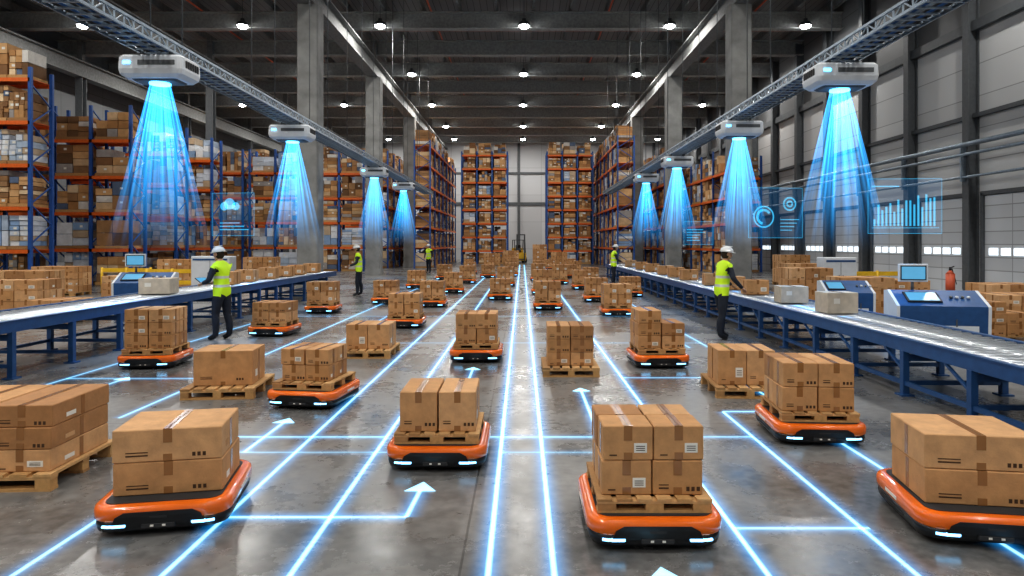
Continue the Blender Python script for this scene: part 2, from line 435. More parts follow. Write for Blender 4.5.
def pallet_load(x,yf,rz,w,d,h,nc,nd,nl,top=None,me=None,sx=1.0):
    y=yf+0.46
    p = put(P_big,'wooden_pallet',(x,y,0),rz); p.scale=(sx,1,1)
    stack((x,y,0.1305),rz,w,d,h,nc,nd,nl,top=top)
pallet_load(-4.02,5.05,3,0.92,0.80,0.50,2,1,3,sx=1.0)
pallet_load(-3.64,8.05,5,0.70,0.56,0.42,1,1,1,sx=0.86)
pallet_load(-2.50,10.9,0,0.72,0.60,0.40,2,1,1,sx=0.8)
pallet_load( 0.68,9.4,0,0.66,0.6,0.56,2,1,3,sx=0.8)
pallet_load( 2.74,8.1,-3,0.70,0.60,0.42,2,1,1,sx=0.82)

# ------------------------------------------------------------------ conveyors
def conveyor(x0,x1,y0,y1,h):
    b = MB([M_blue,M_roller,M_dark,M_steel])
    for x in (x0,x1):
        b.box((x,(y0+y1)/2,h-0.05),(0.05,y1-y0,0.15),M_blue)
        b.box((x,(y0+y1)/2,h+0.03),(0.075,y1-y0,0.015),M_blue)
    b.box((x0,(y0+y1)/2,0.2*h+0.02),(0.04,y1-y0,0.05),M_blue)
    b.box(((x0+x1)/2,(y0+y1)/2,h-0.12),(x1-x0-0.06,y1-y0,0.01),M_dark)
    y=y0+0.06
    while y<y1:
        b.cyl((x0+0.03,y,h-0.015),(x1-0.03,y,h-0.015),0.045,M_roller,n=14); y+=0.2
    y=y0+0.3
    while y<y1:
        for x in (x0,x1):
            b.box((x,y,(h-0.12)/2),(0.075,0.075,h-0.12),M_blue); b.box((x,y,0.01),(0.16,0.16,0.02),M_blue)
        b.box(((x0+x1)/2,y,h-0.2),(x1-x0,0.06,0.08),M_blue); b.box(((x0+x1)/2,y,0.2*h+0.02),(x1-x0,0.05,0.05),M_blue)
        b.bar((x0,y+0.03,h-0.35),(x0,min(y+0.45,y1),h-0.13),0.03,M_blue)
        y+=1.25
    return b.build('roller_conveyor')
conveyor(4.65,5.85,3.0,38.0,0.66)
conveyor(-8.15,-6.95,4.0,25.5,0.76)

def lonebox(x,y,z,w,d,h,rz=0):
    b = MB(CM); carton(b,(0,0,0),(w,d,h),label=True); return b.build('cardboard_box',(x,y,z),rz)
zR=0.702; zL=0.802
M_pale = simple('pale_cardboard',(0.54,0.47,0.38),0.8)
def palebox(x,y,z,w,d,h,rz=0):
    b = MB([M_pale,M_tape,M_label]); b.bev((0,0,h/2),(w,d,h),0.008,M_pale)
    b.box((0,0,h+0.001),(0.05,d*0.99,0.002),M_tape); b.box((-w*0.2,-d/2-0.001,h*0.6),(w*0.2,0.002,h*0.25),M_label)
    return b.build('cardboard_box',(x,y,z),rz)
palebox(5.2,11.3,zR,0.52,0.42,0.34,4)
palebox(5.2,13.2,zR,0.52,0.42,0.32,-3)
for y,w in ((15.4,0.5),(17.0,0.5),(18.8,0.5),(21.5,0.5),(23.3,0.5),(25,0.55),(27.5,0.5),(30,0.5),(33,0.5)): lonebox(5.25,y,zR,w,0.4,0.32,random.uniform(-5,5))
palebox(-7.55,14.2,zL,0.62,0.45,0.32,5)
for y in (17.4,18.6,20.2,21.6,22.8,24.4): lonebox(-7.5,y,zL,0.5,0.4,0.32,random.uniform(-5,5))

# ------------------------------------------------------------------ racks
def rack(x, y, L, h, nb, rz=0, D=1.15, pitch=1.6, wrap=0.2, full=0.03, gh=(0.75,1.0)):
    e = empty('pallet_rack',(x,y,0),rz)
    b = MB([M_rackblue,M_rackor]); bay=L/nb
    for i in range(nb+1):
        xx=-L/2+i*bay
        for yy in (-D/2,D/2): 
            b.box((xx,yy,h/2),(0.13,0.10,h),M_rackblue); b.box((xx,yy,0.01),(0.2,0.18,0.02),M_rackblue)
        z=0.3; s_=1
        while z<h-0.8:
            b.bar((xx,-s_*D/2,z),(xx,s_*D/2,z+0.75),0.045,M_rackblue); z+=0.75; s_=-s_
    nl=int((h-0.3)/pitch)
    for l in range(1,nl+1):
        z=l*pitch
        for yy in (-D/2-0.02,D/2+0.02): b.box((0,yy,z-0.07),(L,0.06,0.14),M_rackor)
        b.box((0,0,z-0.012),(L-0.1,D-0.1,0.02),M_rackor)
    b.build('frame',parent=e)
    g = MB([M_goods,M_wrap,M_wood,M_label])
    for l in range(0,nl+1):
        z=l*pitch+0.01
        clear = pitch-0.18 if l<nl else min(1.35,pitch)
        for i in range(nb):
            n=max(1,round((bay-0.15)/1.1)); pw=(bay-0.22)/n
            for k in range(n):
                if random.random()<full or (l==nl and random.random()<full*2): continue
                cx=-L/2+i*bay+0.11+pw*(k+.5)
                g.box((cx,0,z+0.06),(pw*0.95,D*0.95,0.12),M_wood)
                hh=clear*random.uniform(*gh)-0.12
                m = M_wrap if random.random()<wrap else M_goods
                a=random.choice((2,2,3,3,4)); c=random.choice((2,3,3,4,5,6)); w_=pw*random.uniform(0.9,0.98)
                for u in range(a):
                    cu = c if random.random()<0.6 else random.choice((2,3,4))
                    for t in range(cu):
                        if t==cu-1 and random.random()<0.12: continue
                        jd=random.uniform(0,0.07)
                        bx=cx-w_/2+w_/a*(u+.5); bz=z+0.125+hh/cu*(t+.5)
                        g.box((bx,jd,bz),(w_/a-0.025,D*0.86,hh/cu-0.02),m)
                        if random.random()<0.22: g.box((bx+0.04,jd-D*0.43-0.003,bz),(0.12,0.006,0.09),M_label)
    g.build('stored_goods',parent=e)
rack(-20.1,26.0,3.6,8.4,2)
rack(-18.95,30.6,3.5,7.9,2,wrap=0.2,full=0.0)
rack(-23.2,30.6,3.8,8.1,2)
rack(-18.9,35.3,2.6,7.9,1,wrap=0.75,full=0.0)
rack(-20.3,39.3,3.0,7.9,1,wrap=0.4)
rack(-17.9,37.9,1.9,7.6,1,wrap=0.4,full=0)
rack(-20.9,33.2,1.3,7.6,1,wrap=0.3)
rack(-15.9,44.6,3.3,7.9,2,wrap=0.4,full=0)
rack(-19.6,44.6,3.2,7.9,1)
rack(-11.9,45,3.2,7.9,2,wrap=0.3,full=0)
for xx in (-14.6,-22.5): rack(xx,54,5,8.6,2)
rack(-7.3,59.5,19,9.4,7,rz=90,pitch=1.5,wrap=0.1)
rack(7.3,58.5,21,9.4,8,rz=90,pitch=1.5,wrap=0.1)
for xx in (-3.3,4.2):
    rack(xx,60.6,4.0,9.9,3,pitch=1.2,wrap=0.1,full=0.0,gh=(0.85,1.0))
    rack(xx,62.2,4.0,9.9,3,pitch=1.2,wrap=0.1,full=0.0,gh=(0.85,1.0))
rack(-10.4,56,12,8.6,5,rz=90,pitch=1.5,wrap=0.2)
rack(10.6,53,10,8.2,4,rz=90,pitch=1.5,wrap=0.2)
rack(12.4,45,11,7.5,4,rz=90,pitch=1.5,wrap=0.2)
rack(14.4,44,1.6,7.4,1,pitch=1.5,wrap=0.5)

def pile(x,y,rz,w,d,h,nc,nd,nl,irr=0.0,top=None):
    p=put(P_big,'wooden_pallet',(x,y,0),rz); p.scale=(max(1,w/0.98),max(1,d/0.92),1)
    stack((x,y,0.1305),rz,w,d,h,nc,nd,nl,irregular=irr,top=top)
pile(9.0,13.2,5,1.1,0.95,0.62,2,2,3,top=[(0,0),(0,1)])
pile(10.4,14.3,-6,1.3,1.0,0.66,3,2,3)
pile(9.8,11.4,8,1.1,0.9,0.4,3,2,2)
pile(11.6,16.4,0,1.3,1.0,0.75,3,2,3)
pile(10.0,18.2,0,1.2,1.0,0.75,2,2,3)
pile(8.2,16.6,0,1.2,1.0,0.9,2,2,3)
pile(8.3,20.0,0,1.2,1.0,1.0,3,2,3)
pile(-12.9,17.4,3,1.7,1.0,0.8,3,2,3,top=[(1,0),(2,0),(2,1)])
pile(-10.9,16.2,3,1.0,0.9,0.4,2,2,2)
pile(-14.9,20.5,3,1.7,1.0,0.9,3,2,3)
pile(-12.2,21.5,0,1.5,1.0,0.7,3,2,3)
pile(-16.3,24.2,0,1.5,1.0,0.9,3,2,4)
pile(-13.0,26.2,0,1.5,1.0,1.1,3,2,4)
pile(-11.5,30.2,0,1.3,1.0,1.1,3,2,4)
pile(9.9,24.2,0,1.3,1.0,1.0,3,2,3)
pile(11.9,30.2,0,1.3,1.0,1.2,3,2,4)
pile(-2.4,55,0,1.3,1.0,0.9,3,2,3); pile(-0.9,56.8,0,1.3,1.0,1.1,3,2,3); pile(3.0,55.5,0,1.3,1.0,1.0,3,2,3); pile(1.5,58,0,1.2,1.0,1.6,2,2,4)

# ------------------------------------------------------------------ cable trays with hangers
def tray(x, z0=5.12):
    e=empty('cable_tray',(x,0,z0)); b=MB([M_steel,M_blue])
    y0,y1=2.0,46.0; w=0.56
    for s_ in (-1,1):
        b.box((s_*w/2,(y0+y1)/2,0.0),(0.035,y1-y0,0.045),M_steel)
        b.box((s_*w/2,(y0+y1)/2,0.17),(0.035,y1-y0,0.045),M_steel)
    y=y0; f=1
    while y<y1:
        b.box((0,y,0.0),(w,0.035,0.025),M_steel)
        for s_ in (-1,1):
            b.box((s_*w/2,y,0.08),(0.02,0.02,0.15),M_steel)
            b.bar((s_*w/2,y,0.0 if f>0 else 0.17),(s_*w/2,y+0.25,0.17 if f>0 else 0.0),0.018,M_steel)
        y+=0.25; f=-f
    b.build('ladder',parent=e)
    c=MB([M_dark,M_blue,M_steel])
    for i,r in enumerate((0.03,0.022,0.035,0.02,0.028,0.03)):
        c.cyl((-0.21+i*0.083,y0,0.02+r),(-0.21+i*0.083,y1,0.02+r),r,(M_dark,M_blue,M_steel,M_dark,M_blue,M_dark)[i],n=8)
    c.build('cables',parent=e)
    r=MB([M_grey])
    y=y0+1.0
    while y<y1:
        for s_ in (-1,1): r.cyl((s_*w/2,y,0.1),(s_*w/2,y,H-z0-0.02),0.012,M_grey,n=5)
        y+=4.5
    r.build('hangers',parent=e)
tray(-6.25); tray(5.72)

# ------------------------------------------------------------------ projectors + beams
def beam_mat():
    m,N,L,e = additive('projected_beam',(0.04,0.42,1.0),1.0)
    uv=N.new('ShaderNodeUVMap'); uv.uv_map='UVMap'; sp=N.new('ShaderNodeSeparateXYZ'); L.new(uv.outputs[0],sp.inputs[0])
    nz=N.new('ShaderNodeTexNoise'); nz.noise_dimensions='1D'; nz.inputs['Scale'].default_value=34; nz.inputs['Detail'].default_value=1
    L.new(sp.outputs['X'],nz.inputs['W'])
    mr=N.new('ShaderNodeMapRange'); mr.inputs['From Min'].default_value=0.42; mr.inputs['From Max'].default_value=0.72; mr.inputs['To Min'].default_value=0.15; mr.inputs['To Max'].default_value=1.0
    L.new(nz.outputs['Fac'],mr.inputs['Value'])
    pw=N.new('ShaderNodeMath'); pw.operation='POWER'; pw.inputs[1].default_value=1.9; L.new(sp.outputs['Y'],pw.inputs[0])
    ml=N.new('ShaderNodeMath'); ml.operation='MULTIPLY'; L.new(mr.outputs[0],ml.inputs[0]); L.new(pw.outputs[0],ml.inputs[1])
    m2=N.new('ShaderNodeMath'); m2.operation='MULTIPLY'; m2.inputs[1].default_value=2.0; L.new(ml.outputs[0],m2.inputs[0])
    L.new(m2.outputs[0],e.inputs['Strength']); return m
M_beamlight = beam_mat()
def cone_mesh(r0,r1,h):  # light shaft in the air modelled as a see-through glowing cone
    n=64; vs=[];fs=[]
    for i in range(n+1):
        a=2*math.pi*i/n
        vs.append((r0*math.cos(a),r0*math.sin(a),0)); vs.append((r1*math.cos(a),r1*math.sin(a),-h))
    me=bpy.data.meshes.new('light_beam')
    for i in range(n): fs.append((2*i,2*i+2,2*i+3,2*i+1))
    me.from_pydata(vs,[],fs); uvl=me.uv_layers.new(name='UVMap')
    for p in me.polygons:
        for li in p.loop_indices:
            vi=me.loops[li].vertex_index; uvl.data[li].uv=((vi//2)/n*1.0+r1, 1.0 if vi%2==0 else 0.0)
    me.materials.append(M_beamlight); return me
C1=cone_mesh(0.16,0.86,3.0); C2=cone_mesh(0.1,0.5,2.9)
def proj_mesh():
    b=MB([M_white,M_grey,M_lens,M_dark,M_blue])
    n=3
    b.loft([rrect(0.92,0.56,0.05,n,0.0),rrect(1.06,0.68,0.07,n,0.06),rrect(1.10,0.72,0.08,n,0.14),rrect(1.08,0.70,0.08,n,0.34),rrect(1.0,0.62,0.06,n,0.38)],M_white)
    b.loft([rrect(0.7,0.40,0.05,n,-0.03),rrect(0.78,0.46,0.05,n,0.005)],M_grey)
    b.cyl((0,0,-0.06),(0,0,0.0),0.17,M_lens,n=20)
    b.box((0.12,-0.362,0.24),(0.62,0.01,0.08),M_grey); b.box((-0.38,-0.362,0.24),(0.12,0.01,0.05),M_lens)
    for i in range(6): b.box((0.555,-0.2+i*0.08,0.24),(0.01,0.05,0.12),M_dark); b.box((-0.555,-0.2+i*0.08,0.24),(0.01,0.05,0.12),M_dark)
    for s_ in (-1,1): b.box((s_*0.25,0,0.42),(0.05,0.3,0.1),M_grey)
    return b.mesh('housing')
PM=proj_mesh()
for X,ys in ((-6.25,(11.8,18.6,28.9,36.0)),(5.72,(12.3,18.0,25.2,31.5))):
    for y in ys:
        e=empty('ceiling_projector',(X,y,4.64))
        put(PM,'housing',parent=e)
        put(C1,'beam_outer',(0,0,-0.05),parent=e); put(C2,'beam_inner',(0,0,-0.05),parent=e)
        ld=bpy.data.lights.new('projector_spot','SPOT'); ld.energy=420; ld.color=(0.10,0.45,1.0); ld.spot_size=math.radians(60); ld.spot_blend=0.8; ld.shadow_soft_size=0.1
        lo=bpy.data.objects.new('projector_spot',ld); COL.objects.link(lo); lo.parent=e; lo.location=(0,0,-0.08)

# ------------------------------------------------------------------ floor guide lines
def line_mat():  # projected light and its soft halo painted as emissive floor strips
    m,N,L,e = additive('floor_light_line',(0.1,0.5,1.0),1.0)
    uv=N.new('ShaderNodeUVMap'); uv.uv_map='UVMap'; sp=N.new('ShaderNodeSeparateXYZ'); L.new(uv.outputs[0],sp.inputs[0])
    ab=N.new('ShaderNodeMath'); ab.operation='ABSOLUTE'; L.new(sp.outputs['X'],ab.inputs[0])
    core=N.new('ShaderNodeMapRange'); core.inputs['From Min'].default_value=0.010; core.inputs['From Max'].default_value=0.023; core.inputs['To Min'].default_value=1; core.inputs['To Max'].default_value=0
    L.new(ab.outputs[0],core.inputs['Value'])
    hal=N.new('ShaderNodeMapRange'); hal.inputs['From Min'].default_value=0.0; hal.inputs['From Max'].default_value=0.155; hal.inputs['To Min'].default_value=1; hal.inputs['To Max'].default_value=0
    L.new(ab.outputs[0],hal.inputs['Value'])
    pw=N.new('ShaderNodeMath'); pw.operation='POWER'; pw.inputs[1].default_value=2.7; L.new(hal.outputs[0],pw.inputs[0])
    ml=N.new('ShaderNodeMath'); ml.operation='MULTIPLY'; ml.inputs[1].default_value=0.68; L.new(pw.outputs[0],ml.inputs[0])
    c2=N.new('ShaderNodeMath'); c2.operation='MULTIPLY_ADD'; c2.inputs[1].default_value=0.95; L.new(core.outputs[0],c2.inputs[0]); L.new(ml.outputs[0],c2.inputs[2])
    sv=N.new('ShaderNodeMath'); sv.operation='MULTIPLY'; L.new(c2.outputs[0],sv.inputs[0]); L.new(sp.outputs['Y'],sv.inputs[1])
    L.new(sv.outputs[0],e.inputs['Strength'])
    mc=N.new('ShaderNodeMix'); mc.data_type='RGBA'; mc.inputs[6].default_value=(0.015,0.35,0.9,1); mc.inputs[7].default_value=(0.28,0.66,0.9,1)
    L.new(core.outputs[0],mc.inputs[0]); L.new(mc.outputs[2],e.inputs['Color'])
    return m
M_line=line_mat()
LV=[];LF=[];LU=[]; zc=[0.003]
HW=0.158
def seg(p,q,s=1.0):
    p=Vector(p);q=Vector(q);d=(q-p).normalized();n=Vector((-d.y,d.x)); z=zc[0]; zc[0]+=0.00012
    o=len(LV)
    for P,sg in ((p,-1),(q,-1),(q,1),(p,1)):
        v=P+n*sg*HW; LV.append((v.x,v.y,z)); LU.append((sg*HW,s))
    LF.append((o,o+1,o+2,o+3))
def path(pts,s=1.0):
    for a,b_ in zip(pts,pts[1:]): seg(a,b_,s)
def arrow(x,y,s=1.0,w=0.12,l=0.2):
    o=len(LV); z=zc[0]; zc[0]+=0.00012
    for P in ((x-w,y),(x+w,y),(x,y+l)): LV.append((P[0],P[1],z)); LU.append((0.0,s))
    LF.append((o,o+1,o+2))
for X,a,c,s in ((-0.19,1,58,1.15),(0.18,1,58,1.05),(-1.29,1,52,1.0),(-2.0,1,44,0.9),(1.37,1,52,1.1),(2.2,1,7.48,0.9),(-2.83,1.5,5.2,0.8),(3.3,11,40,0.6),(2.95,1,9,0.9),(-4.25,7.2,36,0.7),(-6.2,7,18,0.6),(-3.4,12,40,0.5),(2.95,12,36,0.5)):
    seg((X,a),(X,c),s)
path([(-2.0,4.6),(-0.78,4.6),(-0.76,5.1)],1.0); arrow(-0.76,5.08)
path([(1.37,4.42),(2.25,4.42)],0.8); path([(-0.6,6.5),(1.37,6.5)],0.7); path([(-2.75,6.5),(-1.29,6.5)],0.7)
path([(-0.19,6.02),(1.37,6.02)],0.35); path([(-2.7,6.02),(-1.0,6.02)],0.35)
path([(1.37,6.5),(2.2,6.5)],0.6); path([(2.2,7.48),(2.95,7.48)],0.9); path([(1.37,9.36),(2.95,9.36)],0.6)
path([(0.74,6.5),(0.74,8.55)],1.0); arrow(0.74,8.5)
path([(0.79,1.5),(0.79,3.7)],1.0); arrow(0.79,3.65,w=0.16,l=0.24)
path([(-2.45,6.02),(-2.45,7.05)],0.9); arrow(-2.45,7.0)
path([(-5.4,8.2),(-5.4,9.3)],0.7); arrow(-5.4,9.2)
path([(-0.72,8.9),(-0.72,10.0)],0.8); arrow(-0.72,9.95)
path([(-6.2,9.3),(-4.25,9.3)],0.6); path([(-4.25,12.6),(3.3,12.6)],0.4); path([(-6.2,17.2),(3.3,17.2)],0.35)
me=bpy.data.meshes.new('floor_guide_lines'); me.from_pydata(LV,[],LF); uvl=me.uv_layers.new(name='UVMap')
for p in me.polygons:
    for li in p.loop_indices: uvl.data[li].uv=LU[me.loops[li].vertex_index]
me.materials.append(M_line); put(me,'floor_guide_lines')

# ------------------------------------------------------------------ holograms
M_h1,_,_,_=additive('hologram_line',(0.06,0.55,0.9),0.75)
M_h0,_,_,_=additive('hologram_pane',(0.02,0.30,0.7),0.10)
def ring(b,cx,cz,r0,r1,m,a0=0,a1=360,n=32,y=0):
    vs=[];fs=[]
    for i in range(n+1):
        a=math.radians(a0+(a1-a0)*i/n)
        vs+= [(cx+r0*math.cos(a),y,cz+r0*math.sin(a)),(cx+r1*math.cos(a),y,cz+r1*math.sin(a))]
    for i in range(n): fs.append((2*i,2*i+1,2*i+3,2*i+2))
    b.add(vs,fs,m)
def q(b,x0,z0,x1,z1,m,y=0): b.add([(x0,y,z0),(x1,y,z0),(x1,y,z1),(x0,y,z1)],[(0,1,2,3)],m)
def frame(b,w,h,t=0.007):
    q(b,-w/2,0,w/2,h,M_h0,0.01)
    q(b,-w/2,0,w/2,t,M_h1); q(b,-w/2,h-t,w/2,h,M_h1); q(b,-w/2,t,-w/2+t,h-t,M_h1); q(b,w/2-t,t,w/2,h-t,M_h1)
b=MB([M_h1,M_h0]); frame(b,1.3,1.0)
for i in range(16):
    hh=0.12+0.26*abs(math.sin(i*1.3))+0.016*i; q(b,-0.55+i*0.07,0.14,-0.55+i*0.07+0.035,0.14+hh,M_h1)
q(b,-0.58,0.1,0.6,0.11,M_h1); q(b,-0.58,0.85,-0.1,0.87,M_h1)
b.build('hologram_display',(6.95,12.4,2.02),-4)
b=MB([M_h1,M_h0]); frame(b,1.15,1.0)
ring(b,-0.25,0.42,0.19,0.22,M_h1); ring(b,-0.25,0.42,0.11,0.16,M_h1,30,260); ring(b,0.3,0.68,0.11,0.14,M_h1); ring(b,0.3,0.68,0.04,0.07,M_h1)
for i in range(4): q(b,0.1,0.15+i*0.07,0.1+0.25+0.05*i,0.165+i*0.07,M_h1)
b.build('hologram_display',(5.05,13.6,1.95),8)
b=MB([M_h1,M_h0]); frame(b,0.95,0.9)
for cx,cz,r in ((-0.2,0.62,0.09),(-0.08,0.67,0.12),(0.06,0.62,0.085)): ring(b,cx,cz,0,r,M_h1,y=-0.004*cx)
for i in range(3): q(b,-0.3,0.12+i*0.07,0.35-0.1*i,0.14+i*0.07,M_h1)
b.build('hologram_display',(-6.05,14.3,2.0),-8)
b=MB([M_h1,M_h0]); frame(b,0.9,0.7)
for i in range(5): q(b,-0.36,0.12+i*0.08,-0.36+random.uniform(0.2,0.6),0.14+i*0.08,M_h1)
b.build('hologram_display',(5.3,20.5,1.8),4)

# ------------------------------------------------------------------ consoles
def console(x,y,rz=0,w=1.3,h=1.05,mon=True):
    b=MB([M_blue,M_white,M_grey,M_screen,M_dark])
    b.M=Matrix()
    def prof(xx): return [(xx,-0.35,0),(xx,0.35,0),(xx,0.35,h),(xx,0.15,h+0.02),(xx,-0.38,h-0.22),(xx,-0.38,h-0.32)]
    for a,c,m in ((-w/2,w/2,M_blue),(-w/2-0.05,-w/2,M_white),(w/2,w/2+0.05,M_white)):
        b.loft([prof(a),prof(c)],m)
    th=math.atan2(0.24,0.53)
    b.M=Matrix.Translation((0,-0.12,h-0.095))@Matrix.Rotation(th,4,'X')
    b.box((-0.25,0,0.012),(w*0.4,0.34,0.02),M_dark)
    b.box((-0.25,0,0.024),(w*0.35,0.28,0.006),M_screen)
    for i in range(4): b.cyl((0.2+i*0.09,0,0.0),(0.2+i*0.09,0,0.03),0.025,M_white if i%2 else M_grey,n=10)
    b.M=Matrix()
    b.box((0,-0.36,h*0.4),(w*0.8,0.02,h*0.5),M_white); b.box((0.2,-0.375,h*0.5),(0.02,0.02,0.12),M_grey)
    if mon:
        b.cyl((-0.3,0.2,h),(-0.3,0.2,h+0.18),0.025,M_grey); b.bev((-0.3,0.17,h+0.32),(0.48,0.05,0.32),0.01,M_white)
        b.box((-0.3,0.143,h+0.32),(0.42,0.006,0.26),M_dark); b.box((-0.3,0.139,h+0.32),(0.38,0.004,0.22),M_screen)
    return b.build('control_console',(x,y,0),rz)
console(7.2,11.9,-12,1.35,1.0)
console(7.1,15.0,-8,0.9,1.0,mon=False)
console(-9.3,16.9,10,1.2,1.1)
def cabinet(x,y,w=0.9,h=1.45,rz=0):
    b=MB([M_white,M_grey,M_blue]); b.bev((0,0,h/2+0.04),(w,0.6,h-0.08),0.02,M_white); b.box((0,0,0.04),(w*0.94,0.55,0.08),M_grey)
    b.box((0,-0.305,h*0.5),(0.01,0.01,h*0.85),M_grey); 
    for s_ in (-1,1): b.box((s_*0.06,-0.315,h*0.55),(0.02,0.03,0.16),M_grey)
    b.box((0,-0.305,h*0.92),(w*0.9,0.012,0.06),M_blue)
    b.build('equipment_cabinet',(x,y,0),rz)
cabinet(9.9,21.5,1.0,1.4); cabinet(-10.6,23.5,1.3,1.4)

def barrier(x,y,rz=0,L=1.8):
    b=MB([M_yellow])
    for s_ in (-1,0,1): b.cyl((s_*L/2,0,0),(s_*L/2,0,0.95),0.045,M_yellow)
    for z in (0.45,0.85): b.box((0,0,z),(L,0.05,0.14),M_yellow)
    b.build('safety_barrier',(x,y,0),rz)
barrier(-14.6,25.2); barrier(-12.4,24.2); barrier(11.6,22.3)
b=MB([M_red,M_black]); b.cyl((0,0,0),(0,0,0.5),0.1,M_red,n=16); b.cyl((0,0,0.5),(0,0,0.58),0.1,M_red,0.03,n=16); b.cyl((0,0,0.58),(0,0,0.66),0.03,M_black); b.bar((0,0,0.64),(0,-0.14,0.68),0.02,M_black); b.bar((0.03,-0.02,0.62),(0.12,-0.05,0.25),0.015,M_black)
eme=b.mesh('fire_extinguisher'); 
for (x,y) in ((15.3,24.4),(15.3,32.0)):
    o=put(eme,'fire_extinguisher',(x,y,0)); o.scale=(1.5,1.5,1.5)

def forklift(x,y,rz):
    b=MB([M_yellow,M_dark,M_grey])
    b.loft([rrect(1.1,1.9,0.1,3,0.2),rrect(1.15,2.0,0.15,3,0.5),rrect(1.1,1.9,0.15,3,0.95)],M_yellow)
    b.bev((0,0.75,1.15),(1.05,0.5,0.5),0.08,M_yellow); b.bev((0,0.2,1.1),(0.5,0.5,0.15),0.04,M_dark); b.bev((0,0.42,1.4),(0.48,0.12,0.55),0.04,M_dark)
    for sx in (-0.5,0.5):
        b.bar((sx,0.7,1.2),(sx,0.5,2.1),0.06,M_dark); b.bar((sx,-0.75,0.9),(sx,-0.45,2.1),0.06,M_dark)
        for sy in (-0.65,0.7): b.cyl((sx-0.08*(1 if sx>0 else -1),sy,0.3),(sx+0.1*(1 if sx>0 else -1),sy,0.3),0.3,M_dark,n=18)
        b.box((sx*0.7,-1.1,1.4),(0.1,0.14,2.5),M_grey); b.box((sx*0.5,-1.75,0.08),(0.12,1.1,0.05),M_grey)
    for i in range(5): b.box((0,-0.45+i*0.24,2.12),(1.06,0.05,0.05),M_dark)
    for z in (0.35,1.3,2.6): b.box((0,-1.1,z),(0.8,0.08,0.1),M_grey)
    b.build('forklift',(x,y,0),rz)
forklift(-0.3,63.5,10)

# ------------------------------------------------------------------ people
M_skin=simple('skin',(0.50,0.28,0.18),0.55,noise=0.05)
M_trou=simple('navy_trousers',(0.018,0.023,0.036),0.85,noise=0.2)
M_slv=simple('dark_sleeves',(0.03,0.035,0.048),0.85,noise=0.2)
M_hair=simple('dark_hair',(0.03,0.018,0.01),0.8)
M_hat=simple('white_hard_hat',(0.72,0.72,0.70),0.25,noise=0.02,coat=0.5)
M_eye=simple('eye_dark',(0.02,0.015,0.012),0.2); M_lip=simple('lips',(0.4,0.16,0.13),0.5)
def vest_mat():
    m,nt,N,L,b=mat('hi_vis_vest')
    tc=N.new('ShaderNodeTexCoord'); sp=N.new('ShaderNodeSeparateXYZ'); L.new(tc.outputs['Object'],sp.inputs[0])
    cr=N.new('ShaderNodeValToRGB'); cr.color_ramp.interpolation='CONSTANT'
    mr=N.new('ShaderNodeMapRange'); mr.inputs['From Min'].default_value=0.85; mr.inputs['From Max'].default_value=1.55; L.new(sp.outputs['Z'],mr.inputs['Value'])
    Y=(0.60,0.88,0.02,1); G=(0.55,0.57,0.52,1)
    e=cr.color_ramp.elements; e[0].position=0; e[0].color=Y; e[1].position=0.22; e[1].color=G
    for p,c in ((0.29,Y),(0.46,G),(0.53,Y)): k=e.new(p); k.color=c
    L.new(mr.outputs[0],cr.inputs[0]); L.new(cr.outputs[0],b.inputs['Base Color']); b.inputs['Roughness'].default_value=0.6
    L.new(cr.outputs[0],b.inputs['Emission Color']); b.inputs['Emission Strength'].default_value=0.06
    m.cycles.emission_sampling='NONE'
    return m
M_vest=vest_mat()
def skin_eval(verts,edges,rad,roots,subs=2):
    me=bpy.data.meshes.new('sk'); me.from_pydata(verts,edges,[]); o=bpy.data.objects.new('sk',me); COL.objects.link(o)
    o.modifiers.new('Skin','SKIN'); o.modifiers['Skin'].use_smooth_shade=True
    d=me.skin_vertices[0].data
    for i,r in enumerate(rad):
        d[i].radius=(r,r) if not isinstance(r,tuple) else r; d[i].use_root = i in roots
    sb=o.modifiers.new('Sub','SUBSURF'); sb.levels=subs; sb.render_levels=subs
    bpy.context.view_layer.update()
    dg=bpy.context.evaluated_depsgraph_get(); out=bpy.data.meshes.new_from_object(o.evaluated_get(dg))
    bpy.data.objects.remove(o); return out
def segdist(p,a,b):
    ab=b-a; t=max(0,min(1,(p-a).dot(ab)/ab.length_squared)); return (p-(a+ab*t)).length
